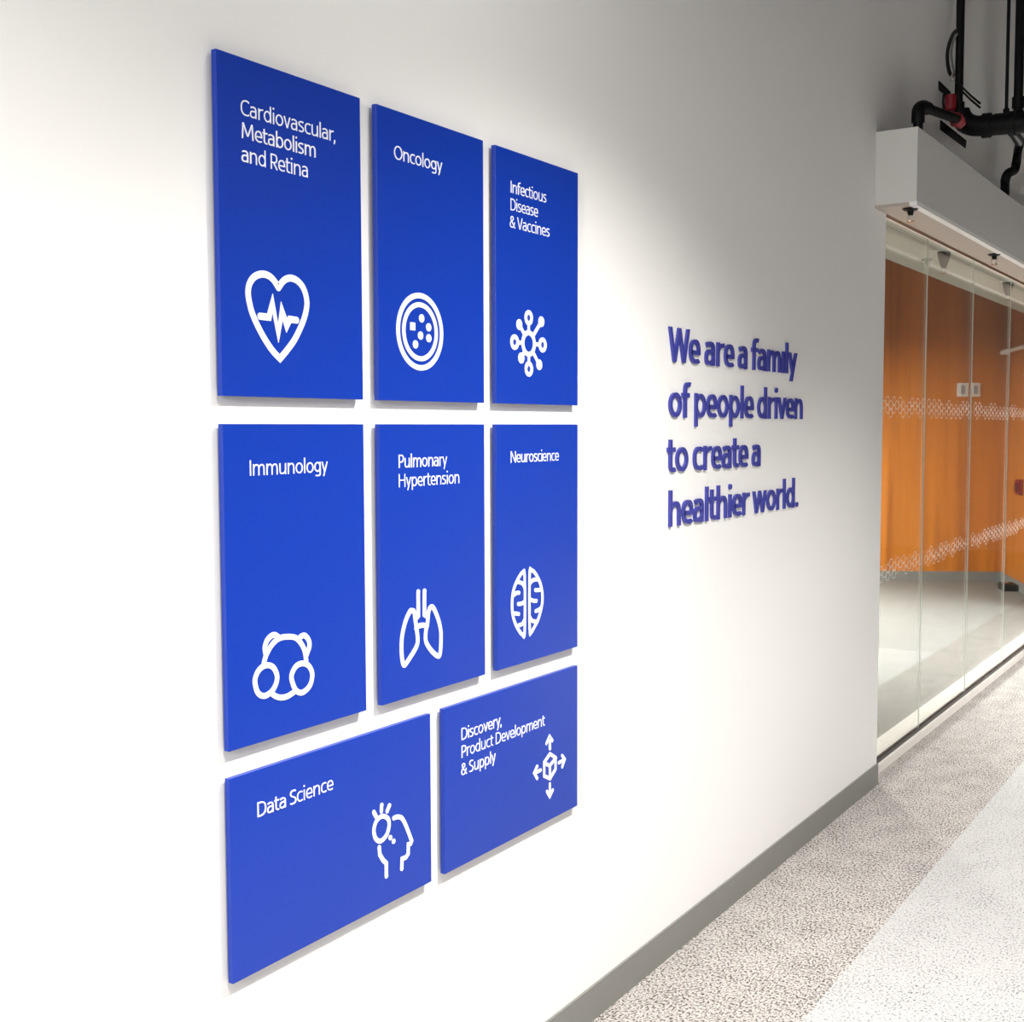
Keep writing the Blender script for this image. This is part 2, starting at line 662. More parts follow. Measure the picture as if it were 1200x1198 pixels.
    if ch == 'H':
        W = .57
        st([(sb + h, 0), (sb + h, CAP)])
        st([(sb + W - h, 0), (sb + W - h, CAP)])
        st([(sb + h, CAP * .53), (sb + W - h, CAP * .53)])
        return S, W + 2 * sb
    if ch in 'PR':
        W = .44
        l, r, m = sb + h, sb + W - h, CAP * .44
        st([(l, 0), (l, CAP)])
        st(path((l, CAP - h), (l + .16, CAP - h), (r - .04, CAP - h, r, CAP - .1, r, (CAP + m) / 2), (r, m + .07, r - .05, m, l + .16, m), (l, m)))
        if ch == 'R':
            st([(l + .15, m), (r + .02, 0)])
        return S, sb + W + .03
    if ch == 'D':
        W = .57
        l, r = sb + h, sb + W - h
        st([(l, 0), (l, CAP)])
        st(path((l, CAP - h), (l + .14, CAP - h), (r - .08, CAP - h, r, CAP * .76, r, CAP / 2), (r, CAP * .24, r - .08, h, l + .14, h), (l, h)))
        return S, sb + W + rb
    if ch == '&':
        st(path((.60, 0), (.17, .46), (.09, .58, .17, CAP - h, .28, CAP - h), (.39, CAP - h, .45, .57, .37, .48), (.28, .40, .07, .36, .07, .18), (.07, .08, .15, h, .26, h), (.42, h, .52, .16, .54, .36)))
        return S, .62
    if ch == ',':
        st([(.085, .09), (.03, -.11)])
        return S, .13
    if ch == '.':
        r = max(.055, h * 1.12)
        dot(sb + r, r, r)
        return S, 2 * sb + 2 * r
    raise ValueError(ch)


def text_line(text, w):
    out, x = [], 0.0
    for ch in text:
        S, adv = glyph(ch, w)
        out.append((ch, x, S))
        x += adv
    return out, x


def emit(bm, strokes, ox, u0, v0, sx, sy, w, x0, x1, asp=0.92):
    for pts, closed, r in strokes:
        q = [(u0 + (ox + a) * sx, v0 + b * sy) for a, b in pts]
        if r:
            disc(bm, q[0], r * sx, x0, x1, 18, r * sy)
        elif closed == 'leg':
            d = Vector(pts[1]) - Vector(pts[0])
            leg(bm, q[0], q[1], w * 0.96 * sx * d.length / abs(d.y), x0, x1)
        else:
            ribbon(bm, q, w * (sx + sy) / 2, x0, x1, closed, rnd=False, asp=asp)


# ---------------------------------------------------------------- the setting
Y_END = 5.58       # end of the white wall, where the glass partition starts
Z_CEIL = 4.7

bm = BM()
YS = [(-4.0, 17.0)]
box(bm, -0.12, 0.495, -4, 17, -0.05, 0, mat=0)
box(bm, 0.495, 2.495, -4, 17, -0.05, 0, mat=1)
box(bm, 2.495, 3.6, -4, 17, -0.05, 0, mat=0)
box(bm, -0.62, -0.12, 5.0, 17, -0.05, 0, mat=2)
box(bm, -6.5, -0.62, 5.0, 9.1, -0.05, 0, mat=3)
box(bm, -6.5, -0.62, 9.1, 17, -0.05, 0, mat=2)
struct('floor', bm, [M_CARPET_A, M_CARPET_B, M_CARPET_C, M_CARPET_D])

bm = BM()
box(bm, -0.14, 0, -4, Y_END, 0, Z_CEIL)
box(bm, -0.14, 0, Y_END, 17, 2.93, Z_CEIL)
struct('wall_left', bm, M_WALL)
bm = BM()
box(bm, 3.4, 3.6, -4, 17, 0, Z_CEIL)
struct('wall_right', bm, plain('pale grey wall paint', (0.34, 0.34, 0.34), 0.7, bump=0.1, bscale=100))
bm = BM()
box(bm, -6.5, 3.6, -4.15, -4, 0, Z_CEIL)
struct('wall_back', bm, M_WALL)
bm = BM()
box(bm, -6.5, 3.6, 17, 17.15, 0, Z_CEIL)
struct('wall_far', bm, M_FAR)
bm = BM()
box(bm, -6.65, -6.5, -4, 17, 0, Z_CEIL)
box(bm, -6.5, -0.14, 4.85, 5.0, 0, Z_CEIL)
struct('wall_room', bm, M_FAR)
bm = BM()
box(bm, -6.65, 3.6, -4.15, 17.15, Z_CEIL, Z_CEIL + 0.1)
struct('ceiling', bm, M_DECK)

bm = BM()
box(bm, 0, 0.007, -4, Y_END, 0, 0.098)
box(bm, -0.03, 0.007, Y_END, Y_END + 0.006, 0, 0.098)
struct('baseboard_left', bm, M_BASE)

# header box over the glass, its soffit and edge bead
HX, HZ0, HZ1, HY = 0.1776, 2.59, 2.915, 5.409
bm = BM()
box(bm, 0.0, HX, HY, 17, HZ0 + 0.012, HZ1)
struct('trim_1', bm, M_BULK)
bm = BM()
box(bm, 0.0, HX - 0.03, HY + 0.002, 17, HZ0, HZ0 + 0.012)
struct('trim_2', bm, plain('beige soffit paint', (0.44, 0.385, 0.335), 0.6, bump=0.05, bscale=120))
bm = BM()
box(bm, HX - 0.03, HX + 0.002, HY - 0.001, 17, HZ0 - 0.004, HZ0 + 0.014)
struct('trim_3', bm, M_WALL)
bm = BM()
box(bm, -0.03, -0.001, Y_END, 17, 2.592, 2.93)
struct('trim_4', bm, M_CHAN)
bm = BM()
box(bm, -0.056, -0.03, Y_END, 17, 2.60, 2.93)
struct('trim_5', bm, M_TRIM)
# soffit inside the room
bm = BM()
box(bm, -0.49, -0.066, Y_END, 17, 2.62, 2.93)
struct('ceiling_soffit', bm, plain('grey green soffit paint', (0.40, 0.43, 0.39), 0.6, bump=0.05, bscale=120))
# white curb under the glass and its dark channel
bm = BM()
box(bm, -0.19, -0.037, Y_END, 17, 0, 0.045, bevel=0.002)
struct('trim_6', bm, M_TRIM)
bm = BM()
box(bm, -0.053, -0.0495, Y_END, 17, 0.045, 0.064)
box(bm, -0.0705, -0.067, Y_END, 17, 0.045, 0.064)
box(bm, -0.067, -0.053, Y_END, 17, 0.045, 0.048)
struct('trim_7', bm, M_CHAN)

# wood-clad wall across the room, in two angled runs, with its base
A = Vector((-5.4, 11.432)); B = Vector((-1.08, 13.745)); D = Vector((0.12, 10.9))
def off(p, q, d):
    t = (q - p).normalized()
    return Vector((-t.y, t.x)) * d
o1, o2 = off(A, B, 0.12), off(B, D, 0.12)
bm = BM()
prism(bm, [tuple(A), tuple(B), tuple(B + o1), tuple(A + o1)], 0, Z_CEIL)
struct('wall_wood_far', bm, M_WOOD)
B2 = Vector((-0.5, 12.37)); 
bm = BM()
E2 = Vector((-0.16, 11.56))
prism(bm, [tuple(B), tuple(E2), tuple(E2 + o2), tuple(B + o2)], 0, Z_CEIL)
struct('wall_wood_side', bm, M_WOOD)
bm = BM()
p1, p2 = off(A, B, -0.012), off(B, E2, -0.012)
prism(bm, [tuple(A + p1), tuple(B + p1 + Vector((0, -.0))), tuple(B), tuple(A)], 0, 0.10)
struct('baseboard_far', bm, M_BASE)
bm = BM()
prism(bm, [tuple(B + p2), tuple(E2 + p2), tuple(E2), tuple(B)], 0, 0.10)
struct('baseboard_side', bm, M_BASE)

# glass panes with frosted hexagon bands
GX = -0.060
JOINTS = [Y_END + 0.004, 6.532, 7.567, 8.633, 9.69, 10.75, 11.8]


def hexes(y0, y1, z0, rows, seed):
    """outlined hexagons in staggered columns"""
    rnd = random.Random(seed)
    bm = BM()
    r = 0.0235
    dz = r * math.sqrt(3)
    e = 1.52                      # the cells are long and low
    c0, c1 = int(math.ceil((y0 / e + r * 1.05) / (1.5 * r))), int((y1 / e - r * 1.05) / (1.5 * r))
    for c in range(c0, c1 + 1):
        for k in range(-1, rows + 1):
            if k < 0 or k >= rows or (k == (rows - 1 if c % 2 else 0) and rnd.random() < 0.3):
                continue
            y = c * 1.5 * r
            z = z0 + (k + 0.5 + (0.5 if c % 2 else 0)) * dz
            P = [(y + 0.97 * r * math.cos(math.radians(60 * i)), z + 0.97 * r * math.sin(math.radians(60 * i))) for i in range(6)]
            inner = [(y + 0.80 * r * math.cos(math.radians(60 * i)), z + 0.76 * r * math.sin(math.radians(60 * i))) for i in range(6)]
            a = [bm.verts.new((GX + 0.0066, p[0] * e, p[1])) for p in P]
            b = [bm.verts.new((GX + 0.0066, p[0] * e, p[1])) for p in inner]
            for i in range(6):
                bm.faces.new((a[i], a[(i + 1) % 6], b[(i + 1) % 6], b[i]))
    return bm


for i in range(6):
    y0, y1 = JOINTS[i] + 0.004, JOINTS[i + 1] - 0.004
    bm = BM()
    box(bm, GX - 0.006, GX + 0.006, y0, y1, 0.050, 2.66)
    g = struct('window_%d' % (i + 1), bm, M_GLASS)
    for z0, s in ((1.685, 1), (0.905, 2)):
        obj('frosted_band', hexes(y0, y1, z0, 2, s * 10 + i), M_FROST, g)
    bm = BM()
    box(bm, GX - 0.003, GX + 0.003, y1 + 0.001, y1 + 0.007, 0.050, 2.66)
    obj('silicone_joint', bm, M_EDGE, g)

# ---------------------------------------------------------------- blue panels
ICON = {}
ICON['heart']=[('C',[(0.1438,0.2006),(0.1342,0.2114),(0.1214,0.2192),(0.1037,0.2215),(0.0847,0.2155),(0.0720,0.2036),(0.0667,0.1881),(0.0687,0.1706),(0.0757,0.1500),(0.0889,0.1278),(0.1061,0.1055),(0.1261,0.0850),(0.1454,0.0713),(0.1656,0.0888),(0.1848,0.1083),(0.2015,0.1316),(0.2143,0.1549),(0.2203,0.1778),(0.2166,0.1961),(0.2073,0.2102),(0.1912,0.2197),(0.1738,0.2213),(0.1577,0.2146)]),
  ('S',[(0.0956,0.1452),(0.1185,0.1451),(0.1281,0.1720),(0.1419,0.1168),(0.1520,0.1594),(0.1644,0.1329),(0.1727,0.1454),(0.1909,0.1448)])]
ICON['bear']=[('SS',[(0.0903,0.1439),(0.0972,0.1600),(0.1124,0.1763),(0.1314,0.1855),(0.1543,0.1855),(0.1755,0.1804),(0.1909,0.1672),(0.2005,0.1506),(0.2041,0.1321)]),
  ('SS',[(0.0957,0.1616),(0.0938,0.1738),(0.0996,0.1862),(0.1109,0.1932),(0.1203,0.1938),(0.1295,0.1884)]),
  ('SS',[(0.2053,0.1430),(0.2137,0.1582),(0.2119,0.1703),(0.2031,0.1798),(0.1952,0.1816),(0.1852,0.1783)]),
  ('SS',[(0.1103,0.0852),(0.1214,0.0777),(0.1365,0.0729),(0.1518,0.0727),(0.1674,0.0767)]),
  ('SC',[(0.0669,0.1149),(0.0717,0.1286),(0.0838,0.1384),(0.1004,0.1403),(0.1151,0.1332),(0.1242,0.1169),(0.1210,0.1013),(0.1085,0.0888),(0.0899,0.0846),(0.0736,0.0939)]),
  ('SC',[(0.1631,0.1034),(0.1663,0.1164),(0.1783,0.1267),(0.1961,0.1279),(0.2119,0.1198),(0.2206,0.1031),(0.2162,0.0857),(0.2050,0.0760),(0.1890,0.0724),(0.1734,0.0810)])]
ICON['lungs']=[('S',[(0.1259,0.2241),(0.1258,0.1723),(0.1174,0.1674)]),
  ('S',[(0.1483,0.2233),(0.1476,0.1720),(0.1580,0.1663)]),
  ('SS',[(0.1171,0.1462),(0.1283,0.1498),(0.1423,0.1496),(0.1564,0.1459)]),
  ('C',[(0.1146,0.1661),(0.1115,0.1818),(0.1038,0.1861),(0.0956,0.1846),(0.0804,0.1656),(0.0684,0.1354),(0.0661,0.1056),(0.0693,0.0816),(0.0751,0.0730),(0.0860,0.0788),(0.1109,0.0986),(0.1208,0.1107),(0.1229,0.1224),(0.1198,0.1416)]),
  ('C',[(0.1578,0.1500),(0.1630,0.1769),(0.1711,0.1854),(0.1811,0.1815),(0.1967,0.1569),(0.2066,0.1294),(0.2072,0.1047),(0.2046,0.0806),(0.1972,0.0727),(0.1756,0.0860),(0.1573,0.1044),(0.1509,0.1183),(0.1528,0.1369)])]
ICON['brain']=[('C',[(0.1223,0.2128),(0.1126,0.2234),(0.1013,0.2176),(0.0820,0.1996),(0.0692,0.1785),(0.0653,0.1548),(0.0673,0.1285),(0.0783,0.1045),(0.0943,0.0849),(0.1104,0.0720),(0.1218,0.0775)]),
  ('C',[(0.1453,0.2157),(0.1553,0.2244),(0.1702,0.2167),(0.1904,0.1950),(0.2022,0.1722),(0.2056,0.1485),(0.2004,0.1257),(0.1851,0.0990),(0.1665,0.0818),(0.1531,0.0721),(0.1449,0.0813)]),
  ('SS',[(0.0916,0.2029),(0.1109,0.1974),(0.1212,0.1866)]),
  ('SS',[(0.0739,0.1728),(0.0851,0.1767),(0.0963,0.1758)]),
  ('SS',[(0.1205,0.1507),(0.1075,0.1479),(0.0929,0.1488)]),
  ('SS',[(0.0721,0.1288),(0.0848,0.1263),(0.0944,0.1242)]),
  ('SS',[(0.0943,0.0962),(0.1105,0.0975),(0.1209,0.1058)]),
  ('SS',[(0.1469,0.1935),(0.1602,0.2000),(0.1769,0.2000)]),
  ('SS',[(0.1971,0.1728),(0.1836,0.1725),(0.1718,0.1739)]),
  ('SS',[(0.1467,0.1537),(0.1634,0.1482),(0.1751,0.1467)]),
  ('SS',[(0.1987,0.1259),(0.1851,0.1223),(0.1733,0.1211)]),
  ('SS',[(0.1466,0.1077),(0.1565,0.0992),(0.1733,0.0952)])]
ICON['head']=[('S',[(0.4022,0.2096),(0.4085,0.1996)]),
  ('S',[(0.4280,0.2176),(0.4266,0.2055)]),
  ('S',[(0.4535,0.2101),(0.4460,0.2003)]),
  ('SC',[(0.4016,0.1716),(0.4082,0.1864),(0.4199,0.1932),(0.4341,0.1926),(0.4484,0.1829),(0.4521,0.1692),(0.4466,0.1539),(0.4360,0.1452),(0.4204,0.1430),(0.4064,0.1537)]),
  ('SS',[(0.4681,0.1792),(0.4801,0.1785),(0.4935,0.1731),(0.5042,0.1599),(0.5175,0.1356),(0.5288,0.1125)]),
  ('S',[(0.5288,0.1125),(0.5254,0.1075),(0.5172,0.1081),(0.5163,0.0877),(0.5086,0.0822),(0.4950,0.0829),(0.4933,0.0620)]),
  ('S',[(0.4181,0.1303),(0.4200,0.1147),(0.4301,0.1000),(0.4412,0.0899),(0.4408,0.0622)]),
  ('D',[(0.4556,0.1404)]),
  ('D',[(0.4666,0.1296)])]
ICON['cube']=[('C',[(0.4568,0.1721),(0.4844,0.1561),(0.4843,0.1260),(0.4567,0.1080),(0.4285,0.1218),(0.4286,0.1567)]),
  ('S',[(0.4286,0.1550),(0.4558,0.1416),(0.4844,0.1543)]),
  ('S',[(0.4558,0.1416),(0.4567,0.1080)]),
  ('S',[(0.4558,0.1863),(0.4558,0.2153)]),
  ('S',[(0.4402,0.2029),(0.4552,0.2180),(0.4692,0.2036)]),
  ('S',[(0.4567,0.0939),(0.4567,0.0639)]),
  ('S',[(0.4423,0.0781),(0.4563,0.0614),(0.4708,0.0745)]),
  ('S',[(0.5014,0.1388),(0.5272,0.1400)]),
  ('S',[(0.5179,0.1537),(0.5317,0.1407),(0.5186,0.1241)]),
  ('S',[(0.4112,0.1408),(0.3853,0.1401)]),
  ('S',[(0.3944,0.1543),(0.3811,0.1411),(0.3943,0.1241)])]
ICON['virus']=[(0.1422,0.1467),(0.1425,0.2088),(0.2009,0.2035),(0.2068,0.1467),(0.1909,0.0974),(0.1427,0.0851),(0.1083,0.1102),(0.0790,0.1465),(0.1006,0.1897)]
ICON['onc']=[(0.1405,0.1475),(0.1456,0.1763),(0.1140,0.1574),(0.1704,0.1590),(0.1414,0.1396),(0.1706,0.1357),(0.1234,0.1200)]

WI = 0.0112        # icon stroke


def draw_icon(kind, bm, ou, ov, x0, x1):
    T = lambda pts: [(ou + a, ov + b) for a, b in pts]
    if kind == 'onc':
        P = T(ICON['onc'])
        ribbon(bm, circle(P[0], 0.0765, 56), 0.0115, x0, x1, True)
        ribbon(bm, circle(P[0], 0.0572, 48), 0.0104, x0, x1, True)
        for k, p in enumerate(P[1:]):
            if k == 1:
                ribbon(bm, [(p[0] - .0082, p[1]), (p[0] + .0082, p[1])], 0.0164, x0, x1, False, rnd=False)
            else:
                disc(bm, p, 0.0088, x0, x1)
        return
    if kind == 'virus':
        P = T(ICON['virus'])
        c = P[0]
        ribbon(bm, circle(c, 0.0262, 36), 0.0120, x0, x1, True)
        for k, p in enumerate(P[1:]):
            d = Vector(p) - Vector(c)
            l = d.length
            d.normalize()
            ring = k % 2 == 0
            a = Vector(c) + d * 0.027
            b = Vector(c) + d * (l - (0.014 if ring else 0))
            if (b - a).length > 0.003:
                ribbon(bm, [tuple(a), tuple(b)], 0.0100, x0, x1, False, rnd=False)
            if ring:
                ribbon(bm, circle(p, 0.0132, 28), 0.0108, x0, x1, True)
            else:
                disc(bm, p, 0.0132, x0, x1)
        return
    for t, pts in ICON[kind]:
        q = T(pts)
        w = {'brain': 0.0098, 'cube': 0.0092, 'head': 0.0100, 'heart': 0.0128, 'bear': 0.0106}.get(kind, WI)
        if t == 'C' and kind == 'heart':
            ribbon(bm, heart_curve(q), w, x0, x1)
        elif t == 'C':
            ribbon(bm, spline(q, True, 5) if kind in ('lungs', 'brain') else (q), w, x0, x1, True)
        elif t == 'SC':
            ribbon(bm, spline(q, True), w, x0, x1, True)
        elif t == 'SS':
            ribbon(bm, spline(q), w, x0, x1)
        elif t == 'S':
            ribbon(bm, q, w, x0, x1)
        elif t == 'D':
            disc(bm, q[0], 0.0056, x0, x1)


def heart_curve(q):
    tip = 12                                    # keep the dip and the tip sharp
    return spline(q[:tip + 1], False, 5)[:-1] + spline(q[tip:] + [q[0]], False, 5)


XB, XF = 0.0067, 0.0184      # back and front of every board
PANELS = [
    ((1.5395, 1.9226, 1.6997, 2.2944), [('Cardiovascular,', 1.5947, 1.8472, 2.1942), ('Metabolism', 1.5950, 1.7916, 2.1542), ('and Retina', 1.5946, 1.7695, 2.1132)], 'heart',
     'upright royal blue panel with a heart and heartbeat icon, top left of the display'),
    ((1.9725, 2.3556, 1.6997, 2.2944), [('Oncology', 2.0272, 2.1964, 2.1955)], 'onc',
     'upright royal blue panel with a dotted ring icon, in the middle of the top row'),
    ((2.4054, 2.7885, 1.6997, 2.2944), [('Infectious', 2.4670, 2.6327, 2.1955), ('Disease', 2.4670, 2.5921, 2.1550), ('& Vaccines', 2.4645, 2.6468, 2.1142)], 'virus',
     'upright royal blue panel with an eight-armed virus icon, right end of the top row'),
    ((1.5395, 1.9226, 1.0662, 1.6506), [('Immunology', 1.6005, 1.8129, 1.5575)], 'bear',
     'upright royal blue panel with a teddy bear head icon, left in the middle row'),
    ((1.9725, 2.3556, 1.0662, 1.6506), [('Pulmonary', 2.0330, 2.2082, 1.5590), ('Hypertension', 2.0330, 2.2557, 1.5184)], 'lungs',
     'upright royal blue panel with a lungs icon, centre of the middle row'),
    ((2.4054, 2.7885, 1.0662, 1.6506), [('Neuroscience', 2.4639, 2.6918, 1.5588)], 'brain',
     'upright royal blue panel with a brain icon, right in the middle row'),
    ((1.5395, 2.1398, 0.6391, 1.0163), [('Data Science', 1.6050, 1.8178, 0.9285)], 'head',
     'wide royal blue panel with a head and lightbulb icon, bottom left of the display'),
    ((2.1896, 2.7885, 0.6391, 1.0163), [('Discovery,', 2.2545, 2.4229, 0.9311), ('Product Development', 2.2545, 2.6218, 0.8904), ('& Supply', 2.2540, 2.3966, 0.8491)], 'cube',
     'wide royal blue panel with a cube and four arrows icon, bottom right of the display'),
]
for (y0, y1, z0, z1), lines, icon, label in PANELS:
    t = thing('sign_panel', label, 'sign', (0, y0, z0), 0, 'blue wall panels')
    w_, h_ = y1 - y0, z1 - z0
    bm = BM()
    box(bm, XB, XF, 0, w_, 0, h_, bevel=0.0007)
    obj('board', bm, M_BLUE, t)
    bm = BM()
    box(bm, 0.0, XB, 0.05, w_ - 0.05, 0.05, h_ - 0.05)
    obj('mounting_cleat', bm, M_FAR, t)
    bm = BM()
    W = 0.070
    s = 0.0278 / CAP
    for text, a, b, base in lines:
        G, width = text_line(text, W)
        sx = (b - a) / width
        for ch, ox, S in G:
            emit(bm, S, ox, a - y0, base - z0, sx, s, W, XF - 0.0002, XF + 0.0006)
    obj('title', bm, M_WHITE, t)
    bm = BM()
    draw_icon(icon, bm, 0, 0, XF - 0.0002, XF + 0.0008)
    obj('icon', bm, M_WHITE, t)

# ---------------------------------------------------------------- raised slogan on the wall
t = thing('wall_slogan', 'four lines of raised navy letters about a healthier world on the white wall', 'sign', (0, 3.33, 1.33))
W = 0.110
s = 0.1043 / CAP
for text, a, b, base in (('We are a fam1ly', 3.3395, 4.431, 1.8385), ('of people driven', 3.338, 4.508, 1.6715),
                         ('to create a', 3.333, 4.086, 1.5055), ('healthier world.', 3.338, 4.473, 1.3415)):
    G, width = text_line(text, W)
    sx = (b - a) / width
    for ch, ox, S in G:
        if not S:
            continue
        bm = BM()
        emit(bm, S, ox, a - 3.31, base - 1.33, sx, s, W, 0.0, 0.007, 0.84)
        obj('letter', bm, M_NAVY, t)

# ---------------------------------------------------------------- sprinklers on the soffits
def sprinkler(x, y, z, label, cup):
    t = thing('fire_sprinkler', label, 'sprinkler', (x, y, z), 0, 'sprinkler heads')
    bm = BM()
    tube(bm, [(0, 0, 0), (0, 0, -0.004), (0, 0, -0.010)], [0.034, 0.034, 0.026] if not cup else [0.05, 0.05, 0.042], 24)
    obj('escutcheon', bm, M_PLATE if cup else M_BLACK, t, True)
    bm = BM()
    if cup:
        tube(bm, [(0, 0, -0.006), (0, 0, -0.02), (0, 0, -0.075), (0, 0, -0.10)], [0.036, 0.036, 0.022, 0.010], 20)
    else:
        tube(bm, [(0, 0, -0.006), (0, 0, -0.022), (0, 0, -0.03)], [0.016, 0.013, 0.009], 16)
    obj('body', bm, M_BLACK, t, True)
    d = -0.10 if cup else -0.03
    bm = BM()
    tube(bm, [(0.013, 0, d + 0.006), (0.015, 0, d - 0.012), (0.002, 0, d - 0.026)], 0.003, 8)
    tube(bm, [(-0.013, 0, d + 0.006), (-0.015, 0, d - 0.012), (-0.002, 0, d - 0.026)], 0.003, 8)
    obj('frame_arm', bm, M_CHROME, t, True)
    bm = BM()
    tube(bm, [(0, 0, d - 0.025), (0, 0, d - 0.029)], 0.018, 16)
    obj('deflector', bm, M_CHROME, t, True)


sprinkler(0.128, 5.4406 + .06, 2.59, 'small dark sprinkler head under the near end of the white header', False)
sprinkler(0.128, 7.20, 2.59, 'small dark sprinkler head under the header, farther along the glass', False)
sprinkler(-0.12, 7.11, 2.62, 'black cup-shaped sprinkler head behind the second glass pane', True)
sprinkler(-0.12, 8.84, 2.62, 'black cup-shaped sprinkler head behind the fourth glass pane, at the right edge', True)

# ---------------------------------------------------------------- switch plates, alarm box, floor box on the wood wall
tw = (B - A).normalized()
rz = math.atan2(tw.y, tw.x)
nw = Vector((tw.y, -tw.x))


def switch(px, py, z, w, label):
    c = Vector((px, py))
    c = A + tw * (c - A).dot(tw) + nw * 0.0
    t = thing('switch_plate', label, 'switch', (c.x, c.y, z), rz, 'light switches on the wood wall')
    bm = BM()
    box(bm, -w / 2, w / 2, -0.012, 0, -0.072, 0.072, bevel=0.004)
    obj('plate', bm, M_PLATE, t)
    bm = BM()
    box(bm, -w * .17, w * .2, -0.018, -0.010, -0.045, 0.045, bevel=0.003)
    obj('rocker', bm, M_PLATE2, t)
    for dz in (-0.058, 0.058):
        bm = BM()
        tube(bm, [(0, -0.0115, dz), (0, -0.0135, dz)], 0.005, 10)
        obj('screw', bm, M_CHROME, t)


switch(-1.4709, 13.5352, 2.0274, 0.115, 'white light switch plate on the wood wall, left of the pair')
switch(-1.355, 13.597, 2.0267, 0.10, 'modelled reflection of the white light switch plate, right of the pair behind the glass joint')  # reflected double of the left switch in the glass, built as a plate

ts = (E2 - B).normalized()
rs = math.atan2(ts.y, ts.x)
c = B + ts * (Vector((-0.742, 13.01)) - B).dot(ts)
t = thing('alarm_pull_box', 'small dark red wall box on the wood wall at the right edge', 'alarm', (c.x, c.y, 1.04), rs)
bm = BM()
box(bm, -0.07, 0.09, -0.045, 0, -0.075, 0.075, bevel=0.008)
obj('housing', bm, M_RED, t)
bm = BM()
box(bm, -0.03, 0.06, -0.058, -0.044, -0.045, 0.045, bevel=0.004)
obj('pull_handle', bm, plain('dark red recess', (0.05, 0.002, 0.004), 0.4), t)

c = Vector((-0.845, 13.02))
t = thing('floor_outlet_box', 'low black box on the carpet at the foot of the wood wall', 'box', (c.x, c.y, 0), rs)
bm = BM()
prism(bm, [(-0.12, -0.10), (0.12, -0.10), (0.12, 0.05), (-0.12, 0.05)], 0, 0.07)
bmesh.ops.bevel(bm, geom=list(bm.edges), offset=0.012, segments=2, profile=.5, affect='EDGES')
obj('casing', bm, M_BLACK, t)
bm = BM()
box(bm, -0.04, 0.03, -0.07, -0.02, 0.069, 0.078, bevel=0.003)
obj('cover_plate', bm, M_CHROME, t)

c = B + ts * (Vector((-1.03, 13.626)) - B).dot(ts)
M_STEEL = plain('pale satin steel', (0.82, 0.78, 0.72), 0.4, metal=0.2)
t = thing('steel_rail', 'short pale steel rail high on the wood wall at the right edge', 'rail', (c.x, c.y, 2.41), rs)
for x in (0.0, 1.0):
    bm = BM()
    tube(bm, [(x, 0, 0), (x, -0.012, 0), (x, -0.013, 0), (x, -0.06, 0)], [0.03, 0.03, 0.014, 0.014], 18)
    obj('bracket', bm, M_STEEL, t, True)
bm = BM()
tube(bm, [(-0.03, -0.06, 0), (0.0, -0.06, 0), (0.10, -0.06, 0), (0.11, -0.06, 0), (0.16, -0.06, 0), (0.17, -0.06, 0), (1.05, -0.06, 0)], [0.026, 0.026, 0.026, 0.017, 0.032, 0.022, 0.022], 16)
obj('rod', bm, M_STEEL, t, True)

# ---------------------------------------------------------------- pipework above the header
def bend(pts, sub=5):
    return spline([tuple(p) for p in pts], False, sub)


def pipe(nm, pts, r, m, parent, origin, n=16):
    bm = BM()
    tube(bm, [Vector(p) - Vector(origin) for p in pts], r, n)
    return obj(nm, bm, m, parent, True)


O1 = (0.05, 6.45, 2.915)
t = thing('sprinkler_pipework', 'black pipework with a red valve and thick riser above the near end of the header', 'pipe', O1)
pipe('riser', [(0.05, 6.65, 3.21), (0.05, 6.65, 4.7)], 0.021, M_BLACK, t, O1)
pipe('riser_coupling', [(0.05, 6.65, 3.24), (0.05, 6.65, 3.30)], 0.030, M_BLACK, t, O1)
pipe('level_pipe', bend([(0.055, 6.65, 3.25), (0.07, 6.65, 3.215), (0.11, 6.65, 3.18), (0.2, 6.65, 3.165), (0.55, 6.65, 3.150)]), 0.052, M_BLACK, t, O1)
pipe('flange', [(0.17, 6.65, 3.167), (0.21, 6.65, 3.165)], 0.062, M_BLACK, t, O1)
pipe('flange', [(0.30, 6.65, 3.160), (0.33, 6.65, 3.159)], 0.062, M_BLACK, t, O1)
dp = pipe('drop_pipe', bend([(0.10, 5.704, 2.915), (0.10, 5.700, 3.00), (0.10, 5.705, 3.055), (0.10, 5.77, 3.085), (0.10, 5.90, 3.10), (0.095, 6.42, 3.165), (0.09, 6.56, 3.18)]), 0.022, M_BLACK, t, O1)
pipe('elbow', bend([(0.10, 5.700, 3.00), (0.10, 5.705, 3.055), (0.10, 5.77, 3.085), (0.10, 5.86, 3.096)]), 0.029, M_BLACK, dp, O1)
v = pipe('valve', [(0.058, 6.45, 3.215), (0.058, 6.45, 3.22), (0.058, 6.45, 3.29), (0.058, 6.45, 3.295)], [0.020, 0.027, 0.027, 0.020], M_RED, t, O1, 20)
v['label'] = 'dark red valve body'
pipe('lever', [(-0.019, 6.45, 3.375), (0.013, 6.45, 3.335), (0.048, 6.45, 3.298)], [0.013, 0.016, 0.014], M_BLACK, v, O1, 12)
pipe('side_pipe', [(0.024, 6.45, 3.30), (0.022, 6.45, 3.26), (0.028, 6.45, 3.21)], 0.006, M_BLACK, v, O1, 10)
M_RED2 = plain('faded red enamel', (0.36, 0.05, 0.055), 0.5)
rc = pipe('coupling', [(0.063, 6.45, 3.192), (0.076, 6.45, 3.18), (0.106, 6.45, 3.15), (0.120, 6.45, 3.134)], [0.02, 0.031, 0.031, 0.018], M_RED2, t, O1, 18)
rc['label'] = 'faded red pipe coupling'
pipe('collar', [(0.086, 6.45, 3.17), (0.094, 6.45, 3.162)], 0.036, M_RED, rc, O1, 18)

